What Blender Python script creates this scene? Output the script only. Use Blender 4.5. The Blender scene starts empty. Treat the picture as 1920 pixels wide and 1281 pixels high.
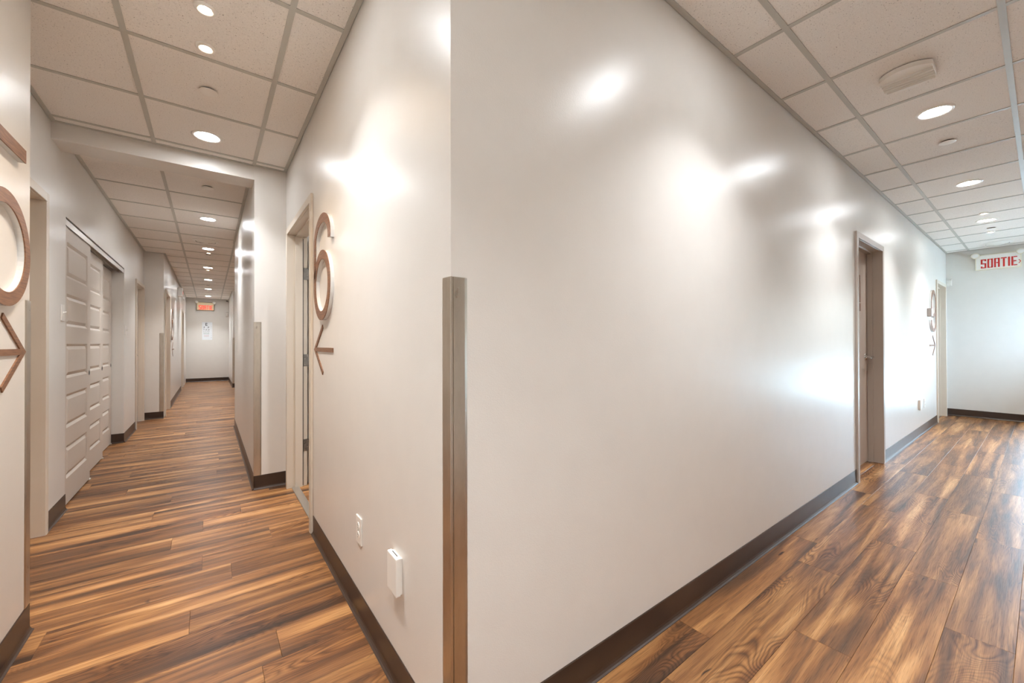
import bpy, bmesh, math, random
from mathutils import Vector, Matrix

random.seed(7)
sc = bpy.context.scene
C = sc.collection

# ------------------------------------------------------------------ key numbers (metres)
H, CEI = 1.185, 2.6424                 # eye height, ceiling height
XL, YR = 0.5204, 0.964                 # face of the centre wall (left corridor) / of the right corridor's long wall
XS, X5 = -0.8273, -0.5985              # set-back left wall, wall with the 5
XFR, YJ = 0.2906, 3.8716               # far right wall of the left corridor, its end face
XE = 9.64                              # end wall of the right corridor
XJ, YJ2 = -0.5892, 8.50                # far left wall and the face where it steps out
YE = 16.12                             # end wall of the left corridor
YSO = -1.02                            # wall opposite, behind the camera
R90 = math.pi / 2

# ------------------------------------------------------------------ camera, sky, exposure
F_PX, YAW, PIT, ROL = 752.36, 0.9249, 0.0054, -0.0024
fw = Vector((math.cos(YAW) * math.cos(PIT), math.sin(YAW) * math.cos(PIT), math.sin(PIT)))
r0 = Vector((math.sin(YAW), -math.cos(YAW), 0)); u0 = r0.cross(fw)
rv = r0 * math.cos(ROL) + u0 * math.sin(ROL); uv = -r0 * math.sin(ROL) + u0 * math.cos(ROL)
cd = bpy.data.cameras.new('camera'); cam = bpy.data.objects.new('camera', cd); C.objects.link(cam)
cd.sensor_width = 36.0; cd.sensor_fit = 'HORIZONTAL'; cd.lens = F_PX / 1920 * 36; cd.clip_start = 0.02; cd.clip_end = 200
cam.matrix_world = Matrix(((rv.x, uv.x, -fw.x, 0), (rv.y, uv.y, -fw.y, 0), (rv.z, uv.z, -fw.z, H), (0, 0, 0, 1)))
sc.camera = cam

W = bpy.data.worlds.new('sky'); sc.world = W; W.use_nodes = True
bg = W.node_tree.nodes['Background']
bg.inputs[0].default_value = (0.55, 0.76, 1.0, 1); bg.inputs[1].default_value = 21.0
pl = bpy.data.lights.new('window_portal', 'AREA'); pl.shape = 'RECTANGLE'; pl.size = 1.1; pl.size_y = 2.2
pl.cycles.is_portal = True
po = bpy.data.objects.new('window_portal', pl); C.objects.link(po)
po.location = (XE + 0.10, -0.43, 1.08); po.rotation_euler = (R90, 0, R90)

pl = bpy.data.lights.new('window_portal', 'AREA'); pl.shape = 'RECTANGLE'; pl.size = 0.8; pl.size_y = 1.2
pl.cycles.is_portal = True
po = bpy.data.objects.new('window_portal', pl); C.objects.link(po)
po.location = (8.975, YSO - 0.10, 1.52); po.rotation_euler = (R90, 0, 0)

sc.view_settings.view_transform = 'Standard'; sc.view_settings.look = 'None'
sc.view_settings.gamma = 1.0; sc.view_settings.use_curve_mapping = False
sc.view_settings.exposure = 1.36
sc.cycles.use_denoising = True
sc.cycles.max_bounces = 10; sc.cycles.diffuse_bounces = 6; sc.cycles.glossy_bounces = 4
sc.cycles.sample_clamp_indirect = 8.0
sc.cycles.caustics_reflective = False; sc.cycles.caustics_refractive = False

# strength and colour of the fittings
LED_COL, LED_POW, LED_W = (0.93, 0.965, 1.0), 52.0, 4.1      # lens radiance, light thrown down (W)
HAL_COL, HAL_POW, HAL_W = (1.0, 0.76, 0.52), 60.0, 13.0

# ------------------------------------------------------------------ materials
def srgb(r, g, b):
    f = lambda c: (c / 255 / 12.92) if c / 255 <= 0.04045 else ((c / 255 + 0.055) / 1.055) ** 2.4
    return (f(r), f(g), f(b), 1)

def new_mat(name):
    m = bpy.data.materials.new(name); m.use_nodes = True
    nt = m.node_tree
    return m, nt, nt.nodes['Principled BSDF']

def node(nt, kind, **kw):
    n = nt.nodes.new(kind)
    for k, v in kw.items():
        if k in n.inputs.keys() if isinstance(k, str) else False:
            n.inputs[k].default_value = v
        else:
            setattr(n, k, v)
    return n

def ramp(nt, stops, interp='LINEAR'):
    n = nt.nodes.new('ShaderNodeValToRGB'); cr = n.color_ramp; cr.interpolation = interp
    while len(cr.elements) < len(stops): cr.elements.new(0.5)
    for e, (p, c) in zip(cr.elements, stops): e.position = p; e.color = c
    return n

def plain(name, col, rough=0.45, metal=0.0, spec=0.5, bump=None, mottled=0.0, emit=None, epow=0.0):
    """one colour with a trace of mottling and optionally a fine noise relief"""
    m, nt, p = new_mat(name); L = nt.links.new
    p.inputs['Roughness'].default_value = rough; p.inputs['Metallic'].default_value = metal
    p.inputs['Specular IOR Level'].default_value = spec
    tc = nt.nodes.new('ShaderNodeTexCoord')
    if mottled:
        n = node(nt, 'ShaderNodeTexNoise'); n.inputs['Scale'].default_value = 9; n.inputs['Detail'].default_value = 5
        L(tc.outputs['Object'], n.inputs['Vector'])
        a = tuple(c * (1 - mottled) for c in col[:3]) + (1,); b = tuple(min(1, c * (1 + mottled)) for c in col[:3]) + (1,)
        r = ramp(nt, [(0.3, a), (0.7, b)]); L(n.outputs['Fac'], r.inputs['Fac']); L(r.outputs['Color'], p.inputs['Base Color'])
    else:
        p.inputs['Base Color'].default_value = col
    if bump:
        sc_, st, di = bump
        n = node(nt, 'ShaderNodeTexNoise'); n.inputs['Scale'].default_value = sc_; n.inputs['Detail'].default_value = 3
        L(tc.outputs['Object'], n.inputs['Vector'])
        b = nt.nodes.new('ShaderNodeBump'); b.inputs['Strength'].default_value = st; b.inputs['Distance'].default_value = di
        L(n.outputs['Fac'], b.inputs['Height']); L(b.outputs['Normal'], p.inputs['Normal'])
    if emit:
        p.inputs['Emission Color'].default_value = emit; p.inputs['Emission Strength'].default_value = epow
    return m

def tile_mat():
    m, nt, p = new_mat('mineral_fibre_tile'); L = nt.links.new
    tc = nt.nodes.new('ShaderNodeTexCoord'); oi = nt.nodes.new('ShaderNodeObjectInfo')
    ad = nt.nodes.new('ShaderNodeVectorMath'); ad.operation = 'ADD'
    L(tc.outputs['Object'], ad.inputs[0]); L(oi.outputs['Random'], ad.inputs[1])
    n1 = node(nt, 'ShaderNodeTexNoise'); n1.inputs['Scale'].default_value = 190; n1.inputs['Detail'].default_value = 2
    n2 = node(nt, 'ShaderNodeTexNoise'); n2.inputs['Scale'].default_value = 420; n2.inputs['Detail'].default_value = 2
    L(ad.outputs[0], n1.inputs['Vector']); L(ad.outputs[0], n2.inputs['Vector'])
    r1 = ramp(nt, [(0.0, srgb(120, 112, 106)), (0.27, srgb(140, 130, 122)), (0.33, srgb(232, 227, 221)), (0.62, srgb(238, 233, 227)), (0.75, srgb(242, 238, 233))])
    L(n1.outputs['Fac'], r1.inputs['Fac'])
    mx = nt.nodes.new('ShaderNodeMix'); mx.data_type = 'RGBA'; mx.blend_type = 'MULTIPLY'; mx.inputs[0].default_value = 1.0
    r2 = ramp(nt, [(0.3, (0.93, 0.93, 0.93, 1)), (0.7, (1, 1, 1, 1))]); L(n2.outputs['Fac'], r2.inputs['Fac'])
    L(r1.outputs['Color'], mx.inputs[6]); L(r2.outputs['Color'], mx.inputs[7]); L(mx.outputs[2], p.inputs['Base Color'])
    b = nt.nodes.new('ShaderNodeBump'); b.inputs['Strength'].default_value = 0.35; b.inputs['Distance'].default_value = 0.002
    L(n1.outputs['Fac'], b.inputs['Height']); L(b.outputs['Normal'], p.inputs['Normal'])
    p.inputs['Roughness'].default_value = 0.95; p.inputs['Specular IOR Level'].default_value = 0.15
    return m

def wood_floor_mat():
    m, nt, p = new_mat('vinyl_wood_plank'); L = nt.links.new
    tc = nt.nodes.new('ShaderNodeTexCoord'); oi = nt.nodes.new('ShaderNodeObjectInfo')
    def vmul(src, v):
        n = nt.nodes.new('ShaderNodeVectorMath'); n.operation = 'MULTIPLY'; L(src, n.inputs[0]); n.inputs[1].default_value = v; return n.outputs[0]
    def vadd(a, b):
        n = nt.nodes.new('ShaderNodeVectorMath'); n.operation = 'ADD'; L(a, n.inputs[0]); L(b, n.inputs[1]); return n.outputs[0]
    def mth(op, a, b=None, c=None):
        n = nt.nodes.new('ShaderNodeMath'); n.operation = op
        for i, v in enumerate((a, b, c)):
            if v is None: continue
            if isinstance(v, (int, float)): n.inputs[i].default_value = v
            else: L(v, n.inputs[i])
        return n.outputs[0]
    def mixc(f, a, b, mode='MIX'):
        n = nt.nodes.new('ShaderNodeMix'); n.data_type = 'RGBA'; n.blend_type = mode
        if isinstance(f, (int, float)): n.inputs[0].default_value = f
        else: L(f, n.inputs[0])
        for i, v in ((6, a), (7, b)):
            if isinstance(v, tuple): n.inputs[i].default_value = v
            else: L(v, n.inputs[i])
        return n.outputs[2]
    def noise(vec, scale, detail=4, rough=0.55, dist=0.0):
        n = node(nt, 'ShaderNodeTexNoise'); n.inputs['Scale'].default_value = scale; n.inputs['Detail'].default_value = detail
        n.inputs['Roughness'].default_value = rough; n.inputs['Distortion'].default_value = dist; L(vec, n.inputs['Vector']); return n.outputs['Fac']
    cmb = nt.nodes.new('ShaderNodeCombineXYZ')
    L(mth('MULTIPLY', oi.outputs['Random'], 37.0), cmb.inputs[0]); L(mth('MULTIPLY', oi.outputs['Random'], 91.0), cmb.inputs[1]); L(mth('MULTIPLY', oi.outputs['Random'], 13.0), cmb.inputs[2])
    P = vadd(tc.outputs['Object'], cmb.outputs[0])
    # wandering of the grain: lets the lines close into cathedrals and eyes round the knots
    warp = noise(vmul(P, (0.95, 5.4, 1)), 1.0, 2, 0.40, 0.55)
    # long soft bands of lighter and darker wood
    band = noise(vmul(P, (0.85, 15.0, 1)), 1.0, 3, 0.55, 0.5)
    col = ramp(nt, [(0.27, srgb(60, 42, 29)), (0.39, srgb(96, 66, 43)), (0.49, srgb(132, 89, 53)), (0.60, srgb(170, 123, 76)), (0.75, srgb(208, 164, 114))])
    L(band, col.inputs['Fac'])
    # contour lines of the warp field = growth rings
    rings = mth('PINGPONG', mth('MULTIPLY', warp, 48.0), 0.5)
    rr = ramp(nt, [(0.0, (0.28, 0.22, 0.18, 1)), (0.45, (0.70, 0.63, 0.56, 1)), (1.0, (0.98, 0.94, 0.90, 1))])
    L(mth('MULTIPLY', rings, 2.0), rr.inputs['Fac'])
    figure = ramp(nt, [(0.48, (0.0, 0.0, 0.0, 1)), (0.60, (0.9, 0.9, 0.9, 1))])      # where the figure is strong
    L(noise(vmul(P, (1.3, 5.0, 1)), 1.0, 2), figure.inputs['Fac'])
    c1 = mixc(figure.outputs['Color'], col.outputs['Color'], mixc(1.0, col.outputs['Color'], rr.outputs['Color'], 'MULTIPLY'))
    # fine pores along the plank
    pores = noise(vmul(P, (9.0, 330.0, 1)), 1.0, 3, 0.6)
    pr = ramp(nt, [(0.30, (0.42, 0.37, 0.34, 1)), (0.46, (0.92, 0.90, 0.88, 1)), (0.72, (1.18, 1.16, 1.13, 1))]); L(pores, pr.inputs['Fac'])
    c2 = mixc(0.8, c1, pr.outputs['Color'], 'MULTIPLY')
    # dark streaks and knots
    st = noise(vmul(P, (1.4, 34.0, 1)), 1.0, 3, 0.6, 0.8)
    sr = ramp(nt, [(0.20, (1, 1, 1, 1)), (0.38, (0, 0, 0, 1))]); L(st, sr.inputs['Fac'])
    c3 = mixc(sr.outputs['Color'], c2, mixc(1.0, c2, (0.42, 0.36, 0.33, 1), 'MULTIPLY'))
    kn = noise(vmul(P, (4.5, 15.0, 1)), 1.0, 2, 0.5, 1.6)
    kr = ramp(nt, [(0.22, (1, 1, 1, 1)), (0.29, (0, 0, 0, 1))]); L(kn, kr.inputs['Fac'])
    c4 = mixc(kr.outputs['Color'], c3, srgb(48, 28, 16))
    # each plank a little lighter or darker than its neighbour
    v = mth('MULTIPLY_ADD', oi.outputs['Random'], 0.30, 0.84)
    hsv = nt.nodes.new('ShaderNodeHueSaturation'); L(v, hsv.inputs['Value']); L(c4, hsv.inputs['Color']); hsv.inputs['Saturation'].default_value = 1.0
    L(hsv.outputs['Color'], p.inputs['Base Color'])
    rg = ramp(nt, [(0.3, (0.42, 0.42, 0.42, 1)), (0.7, (0.30, 0.30, 0.30, 1))]); L(pores, rg.inputs['Fac']); L(rg.outputs['Color'], p.inputs['Roughness'])
    p.inputs['Specular IOR Level'].default_value = 0.40
    b = nt.nodes.new('ShaderNodeBump'); b.inputs['Strength'].default_value = 0.22; b.inputs['Distance'].default_value = 0.0015
    L(mth('ADD', pores, mth('MULTIPLY', rings, 0.5)), b.inputs['Height']); L(b.outputs['Normal'], p.inputs['Normal'])
    return m

def sign_wood_mat():
    m, nt, p = new_mat('brown_wood_laminate'); L = nt.links.new
    tc = nt.nodes.new('ShaderNodeTexCoord'); mp = nt.nodes.new('ShaderNodeMapping'); mp.inputs['Scale'].default_value = (14, 14, 160)
    n = node(nt, 'ShaderNodeTexNoise'); n.inputs['Scale'].default_value = 1.0; n.inputs['Detail'].default_value = 5
    L(tc.outputs['Object'], mp.inputs['Vector']); L(mp.outputs['Vector'], n.inputs['Vector'])
    mp.inputs['Rotation'].default_value = (0, R90, 0)
    r = ramp(nt, [(0.25, srgb(92, 62, 43)), (0.5, srgb(126, 88, 62)), (0.8, srgb(148, 107, 78))])
    L(n.outputs['Fac'], r.inputs['Fac']); L(r.outputs['Color'], p.inputs['Base Color'])
    p.inputs['Roughness'].default_value = 0.42
    return m

def brushed_mat():
    m, nt, p = new_mat('brushed_stainless'); L = nt.links.new
    tc = nt.nodes.new('ShaderNodeTexCoord'); mp = nt.nodes.new('ShaderNodeMapping'); mp.inputs['Scale'].default_value = (18, 18, 5)
    n = node(nt, 'ShaderNodeTexNoise'); n.inputs['Scale'].default_value = 1.0; n.inputs['Detail'].default_value = 6; n.inputs['Roughness'].default_value = 0.7
    L(tc.outputs['Object'], mp.inputs['Vector']); L(mp.outputs['Vector'], n.inputs['Vector'])
    r = ramp(nt, [(0.3, srgb(190, 183, 172)), (0.6, srgb(206, 199, 188))]); L(n.outputs['Fac'], r.inputs['Fac']); L(r.outputs['Color'], p.inputs['Base Color'])
    rg = ramp(nt, [(0.3, (0.27, 0.27, 0.27, 1)), (0.7, (0.33, 0.33, 0.33, 1))]); L(n.outputs['Fac'], rg.inputs['Fac']); L(rg.outputs['Color'], p.inputs['Roughness'])
    p.inputs['Metallic'].default_value = 1.0
    return m

M = {}
M['wall'] = plain('wall_paint', srgb(217, 213, 207), 0.31, bump=(260, 0.14, 0.002), mottled=0.012)
M['tile'] = tile_mat()
M['tee'] = plain('ceiling_grid_steel', srgb(184, 182, 174), 0.5, mottled=0.02)
M['plenum'] = plain('plenum_grey', srgb(90, 88, 85), 0.9, mottled=0.05)
M['floor'] = wood_floor_mat()
M['subfloor'] = plain('subfloor_dark', srgb(48, 34, 24), 0.9, mottled=0.1)
M['base'] = plain('rubber_base_brown', srgb(60, 45, 36), 0.34, mottled=0.12, bump=(60, 0.05, 0.002))
M['frame'] = plain('frame_enamel', srgb(210, 199, 184), 0.36, mottled=0.01, bump=(300, 0.04, 0.001))
M['door'] = plain('door_enamel', srgb(197, 184, 171), 0.42, mottled=0.01, bump=(160, 0.05, 0.001))
M['shaded'] = plain('frame_enamel_shaded', srgb(182, 171, 160), 0.40, mottled=0.01, bump=(300, 0.04, 0.001))  # frame enamel darkened: shade of the first right door put into the colour
M['shadeddoor'] = plain('door_enamel_shaded', srgb(178, 162, 149), 0.42, mottled=0.01, bump=(160, 0.05, 0.001))  # door enamel with the same shade mixed into the leaf
M['slider'] = plain('sliding_door_paint', srgb(204, 194, 183), 0.42, mottled=0.01, bump=(260, 0.05, 0.001))
M['steel'] = brushed_mat()
M['chrome'] = plain('satin_chrome', srgb(200, 198, 194), 0.18, metal=1.0)
M['hinge'] = plain('hinge_steel', srgb(150, 148, 145), 0.35, metal=1.0)
M['track'] = plain('track_aluminium', srgb(205, 200, 192), 0.32, metal=0.9)
M['white'] = plain('white_plastic', srgb(232, 229, 223), 0.35, mottled=0.01)
M['offwhite'] = plain('white_enamel', srgb(232, 229, 223), 0.45, mottled=0.01)
M['greyplastic'] = plain('grey_plastic', srgb(150, 140, 135), 0.45, mottled=0.02)
M['black'] = plain('black_rubber', srgb(22, 18, 15), 0.6, mottled=0.05)
M['dark'] = plain('dark_recess', srgb(60, 54, 48), 0.7, mottled=0.05)
M['signwood'] = sign_wood_mat()
M['paper'] = plain('chart_card', srgb(226, 230, 234), 0.5, mottled=0.01)
M['ink'] = plain('black_ink', srgb(24, 24, 28), 0.6, mottled=0.05)
M['greenink'] = plain('green_ink', srgb(90, 140, 110), 0.6, mottled=0.05)
M['redink'] = plain('red_ink', srgb(196, 70, 66), 0.6, mottled=0.05)
M['exitbody'] = plain('exit_sign_enamel', srgb(226, 218, 196), 0.35, mottled=0.01)
M['exitred'] = plain('exit_letters_lit', srgb(226, 60, 48), 0.4, emit=srgb(255, 62, 50), epow=0.40)
M['exitredday'] = plain('exit_letters_dim', srgb(190, 36, 26), 0.4, emit=srgb(255, 70, 58), epow=0.02)
M['bronze'] = plain('exit_sign_bronze', srgb(120, 106, 82), 0.4, mottled=0.03)
M['exitglow'] = plain('exit_sign_backlit_face', srgb(216, 198, 158), 0.4, emit=srgb(235, 215, 180), epow=0.06)
M['lamphead'] = plain('lamp_head_lens', srgb(236, 236, 232), 0.12, mottled=0.01)
M['led'] = plain('led_lens', srgb(250, 248, 244), 0.4, emit=LED_COL + (1,), epow=LED_POW)
M['halogen'] = plain('halogen_lamp', srgb(250, 246, 236), 0.4, emit=HAL_COL + (1,), epow=HAL_POW)
M['ground'] = plain('outdoor_concrete', srgb(214, 212, 206), 0.9, mottled=0.06)
M['addedwall'] = plain('added_wall_brown', srgb(112, 100, 88), 0.9, mottled=0.15)  # dark colour of the wall added to dim the window reflection
m, nt, p = new_mat('clear_acrylic')
p.inputs['Base Color'].default_value = (0.97, 0.98, 0.97, 1); p.inputs['Roughness'].default_value = 0.08
p.inputs['Transmission Weight'].default_value = 0.35; p.inputs['IOR'].default_value = 1.4
M['acrylic'] = m
m, nt, p = new_mat('window_glass')
tr = nt.nodes.new('ShaderNodeBsdfTransparent'); gs = nt.nodes.new('ShaderNodeBsdfGlossy'); gs.inputs['Roughness'].default_value = 0.02
fr = nt.nodes.new('ShaderNodeFresnel'); fr.inputs['IOR'].default_value = 1.5; mx = nt.nodes.new('ShaderNodeMixShader')
tr.inputs['Color'].default_value = (0.94, 0.96, 0.95, 1)
nt.links.new(fr.outputs[0], mx.inputs[0]); nt.links.new(tr.outputs[0], mx.inputs[1]); nt.links.new(gs.outputs[0], mx.inputs[2])
nt.links.new(mx.outputs[0], nt.nodes['Material Output'].inputs['Surface'])
M['glass'] = m

# ------------------------------------------------------------------ helpers
def box(bm, x0, x1, y0, y1, z0, z1):
    v = [bm.verts.new(c) for c in ((x0, y0, z0), (x1, y0, z0), (x1, y1, z0), (x0, y1, z0), (x0, y0, z1), (x1, y0, z1), (x1, y1, z1), (x0, y1, z1))]
    for f in ((0, 3, 2, 1), (4, 5, 6, 7), (0, 1, 5, 4), (1, 2, 6, 5), (2, 3, 7, 6), (3, 0, 4, 7)): bm.faces.new([v[i] for i in f])
    return v

def prism(bm, poly, axis, a0, a1):
    """extrude a closed 2D polygon. axis 'z': poly in x,y; 'x': poly in y,z; 'y': poly in x,z"""
    mk = {'z': lambda p, a: (p[0], p[1], a), 'x': lambda p, a: (a, p[0], p[1]), 'y': lambda p, a: (p[0], a, p[1])}[axis]
    A = [bm.verts.new(mk(p, a0)) for p in poly]; B = [bm.verts.new(mk(p, a1)) for p in poly]
    n = len(poly)
    for i in range(n): bm.faces.new((A[i], A[(i + 1) % n], B[(i + 1) % n], B[i]))
    bm.faces.new(A[::-1]); bm.faces.new(B)

def lathe(bm, prof, n=32, cx=0, cy=0, axis='z'):
    """revolve (r, h) profile"""
    rings = []
    for r, h in prof:
        ring = []
        for i in range(n):
            a = 2 * math.pi * i / n
            p = (cx + r * math.cos(a), cy + r * math.sin(a), h) if axis == 'z' else (cx + r * math.cos(a), h, cy + r * math.sin(a))
            ring.append(bm.verts.new(p))
        rings.append(ring)
    for a, b in zip(rings, rings[1:]):
        for i in range(n): bm.faces.new((a[i], a[(i + 1) % n], b[(i + 1) % n], b[i]))
    for ring, (r, h) in ((rings[0], prof[0]), (rings[-1], prof[-1])):
        if r > 1e-6:
            try: bm.faces.new(ring)
            except ValueError: pass

def ribbon(bm, pts, width, y0, y1, closed=False):
    """flat stroke along pts (x,z), extruded from y0 to y1, mitred joins"""
    n = len(pts); Ls, Rs = [], []
    for i in range(n):
        p = Vector(pts[i]); a = Vector(pts[i - 1]) if (i > 0 or closed) else None; b = Vector(pts[(i + 1) % n]) if (i < n - 1 or closed) else None
        d1 = (p - a).normalized() if a is not None else None; d2 = (b - p).normalized() if b is not None else None
        if d1 is None: d1 = d2
        if d2 is None: d2 = d1
        n1 = Vector((-d1.y, d1.x)); n2 = Vector((-d2.y, d2.x)); mit = (n1 + n2).normalized(); k = 1 / max(0.35, mit.dot(n1))
        Ls.append(p + mit * width / 2 * k); Rs.append(p - mit * width / 2 * k)
    V = [[bm.verts.new((q.x, y, q.y)) for q in S] for S in (Ls, Rs) for y in (y0, y1)]
    l0, l1, q0, q1 = V
    m = n if closed else n - 1
    for i in range(m):
        j = (i + 1) % n
        bm.faces.new((l0[i], l0[j], q0[j], q0[i])); bm.faces.new((l1[i], q1[i], q1[j], l1[j]))
        bm.faces.new((l0[i], l1[i], l1[j], l0[j])); bm.faces.new((q0[i], q0[j], q1[j], q1[i]))
    if not closed:
        for i in (0, n - 1): bm.faces.new((l0[i], q0[i], q1[i], l1[i]))

def finish(bm, bevel=0.0, seg=2, smooth=None):
    bmesh.ops.remove_doubles(bm, verts=bm.verts, dist=1e-6)
    bmesh.ops.recalc_face_normals(bm, faces=bm.faces)
    if bevel:
        bmesh.ops.bevel(bm, geom=[e for e in bm.edges], offset=bevel, segments=seg, affect='EDGES', profile=0.6, clamp_overlap=True)

def obj(name, bm, mat, parent=None, bevel=0.0, smooth=None, keep=False, seg=2):
    finish(bm, bevel, seg)
    me = bpy.data.meshes.new(name); bm.to_mesh(me); bm.free()
    me.materials.append(mat)
    if smooth is not None:
        for pl_ in me.polygons: pl_.use_smooth = True
        me.set_sharp_from_angle(angle=math.radians(smooth))
    o = bpy.data.objects.new(name, me); C.objects.link(o)
    if parent is not None: o.parent = parent
    return o

def B(): return bmesh.new()
def bx(name, mat, parent, *c, bevel=0.0, seg=2):
    bm = B(); box(bm, *c); return obj(name, bm, mat, parent, bevel, seg=seg)

def tag(o, label=None, cat=None, group=None, kind=None):
    if label: o['label'] = label
    if cat: o['category'] = cat
    if group: o['group'] = group
    if kind: o['kind'] = kind
    return o

def thing(name, label, cat, loc, rz=0.0, group=None, kind=None):
    o = bpy.data.objects.new(name, None); C.objects.link(o); o.empty_display_size = 0.05
    o.location = loc; o.rotation_euler = (0, 0, rz)
    return tag(o, label, cat, group, kind)

def dup(root, loc, label, rz=None):
    r = root.copy(); C.objects.link(r); r.location = loc; r['label'] = label
    if rz is not None: r.rotation_euler = (0, 0, rz)
    for ch in list(root.children):
        c = ch.copy(); C.objects.link(c); c.parent = r
        for g in ch.children:
            d = g.copy(); C.objects.link(d); d.parent = c
    return r

# wall-mounted frames: local x = to the viewer's right, local y = into the wall, z = up
def on_right(x, z=0): return (x, YR, z), 0.0
def on_centre(y, z=0): return (XL, y, z), -R90
def on_left(y, z=0, plane=None): return (XS if plane is None else plane, y, z), R90

# ------------------------------------------------------------------ setting: walls
def wall(name, axis, face, back, a0, a1, openings=(), z1=CEI + 0.12, label=None, bevel=0):
    """a wall slab between face and back (coordinates on the other axis) with openings (a0, a1, z0, z1)"""
    bm = B()
    lo, hi = min(face, back), max(face, back)
    def seg(p, q, za, zb):
        if q - p < 1e-5 or zb - za < 1e-5: return
        if axis == 'x': box(bm, p, q, lo, hi, za, zb)
        else: box(bm, lo, hi, p, q, za, zb)
    cur = a0
    for (p, q, za, zb) in sorted(openings):
        seg(cur, p, 0, z1); seg(p, q, 0, za); seg(p, q, zb, z1); cur = q
    seg(cur, a1, 0, z1)
    finish(bm)
    me = bpy.data.meshes.new(name); bm.to_mesh(me); bm.free(); me.materials.append(M['wall'])
    o = bpy.data.objects.new(name, me); C.objects.link(o)
    return tag(o, label, 'wall', kind='structure')

T = 0.14
D1 = (4.42, 5.27, 2.085)       # clear openings (from, to, height): long right wall, first door
D2 = (8.64, 9.46, 2.07)
D6 = (2.815, 3.735, 2.085)     # centre wall
DA = (2.90, 3.738, 2.082)      # set-back left wall
DB = (7.66, 8.43, 2.055)
DC = (8.78, 9.66, 2.05)        # far left wall
DD = (13.55, 14.45, 2.05)
LN = 0.018                     # jamb lining
op = lambda d: (d[0] - LN, d[1] + LN, 0, d[2] + LN)
wall('wall_right', 'x', YR, YR + T, XL, XE, [op(D1), op(D2)], label='long pale grey wall running down the right corridor to the exit sign')
WIN = (-0.93, 0.07, 0.04, 2.14)
wall('wall_right_end', 'y', XE, XE + T, YSO - T, YR + T, [WIN], label='white daylit end wall of the right corridor with the exit sign')
WIN_ADDED = (8.60, 9.35, 0.95, 2.10)  # opening for the added window that brightens the end wall
wall('wall_opposite', 'x', YSO, YSO - T, X5 - T, XE, [WIN_ADDED], label='pale wall of the right corridor across from the long wall, out of view')
wall('wall_center', 'y', XL, XL + T, YR + T, YJ, [op(D6)], label='pale wall with the number 6 left of the metal corner guard')
wall('wall_jog', 'x', YJ, YJ + T, XFR, XL + T, label='narrow pale wall face between corridor mouth and the door by number 6')
wall('wall_far_right', 'y', XFR, XFR + T, YJ + T, 7.05, label='shiny pale right wall of the far left corridor')
wall('wall_alcove', 'y', 1.60, 1.60 + T, 7.05 - T, 13.37 + T, label='back wall of the side space off the far left corridor')
wall('wall_alcove_near', 'x', 7.05, 7.05 - T, XFR + T, 1.60, label='near side of the space off the far left corridor')
wall('wall_far_return', 'x', 13.37, 13.37 + T, 0.505, 1.60, label='slim wall face at the far right of the left corridor')
wall('wall_far_corner', 'y', 0.505, 0.505 + T, 13.37 + T, YE, label='last short wall on the right before the eye chart wall')
wall('wall_far_end', 'x', YE, YE + T, XJ - T, 0.505 + T, label='end wall of the left corridor with eye chart and exit sign')
wall('wall_near_left', 'y', X5, X5 - 0.2288, YSO, 2.54, label='pale wall with the number 5 at the left edge')
SL = (4.235, 6.705, 0, 2.108)
wall('wall_left', 'y', XS, XS - T, 2.54, YJ2 + T, [op(DA), SL, op(DB)], label='set-back left wall with sliding doors and light switches')
wall('wall_far_jog', 'x', YJ2, YJ2 + T, XS, XJ, label='beige wall face where the far left wall steps out')
wall('wall_far_left', 'y', XJ, XJ - T, YJ2 + T, YE, [op(DC), op(DD)], label='far left wall of the left corridor beyond the step')
# closet behind the sliding doors, rooms behind the openings
bm = B()
box(bm, -1.62, -1.55, 4.0, 6.95, 0, 2.4); box(bm, -1.55, XS - T, 4.0, 4.07, 0, 2.4); box(bm, -1.55, XS - T, 6.88, 6.95, 0, 2.4); box(bm, -1.55, XS - T, 4.07, 6.88, 2.3, 2.4)
finish(bm); me = bpy.data.meshes.new('wall_closet'); bm.to_mesh(me); bm.free(); me.materials.append(M['wall'])
o = bpy.data.objects.new('wall_closet', me); C.objects.link(o); tag(o, 'inside of the closet behind the white sliding doors', 'wall', kind='structure')
bm = B()
box(bm, 1.70, 1.78, 2.2, 3.87, 0, CEI); box(bm, XL + T, 1.70, 2.2, 2.28, 0, CEI); box(bm, XL + T, 1.70, 3.80, 3.87, 0, CEI); box(bm, XL + T, 1.70, 2.28, 3.80, CEI - 0.08, CEI)
finish(bm); me = bpy.data.meshes.new('wall_room'); bm.to_mesh(me); bm.free(); me.materials.append(M['wall'])
o = bpy.data.objects.new('wall_room', me); C.objects.link(o); tag(o, 'inside of the room behind the open door next to number 6', 'wall', kind='structure')

# header over the corridor mouth
bm = B(); box(bm, XS, XFR, YJ + 0.012, 4.11, 2.531, CEI + 0.12)
o = obj('wall_header', bm, M['wall']); tag(o, 'grey header beam across the mouth of the far left corridor', 'beam', kind='structure')

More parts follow.
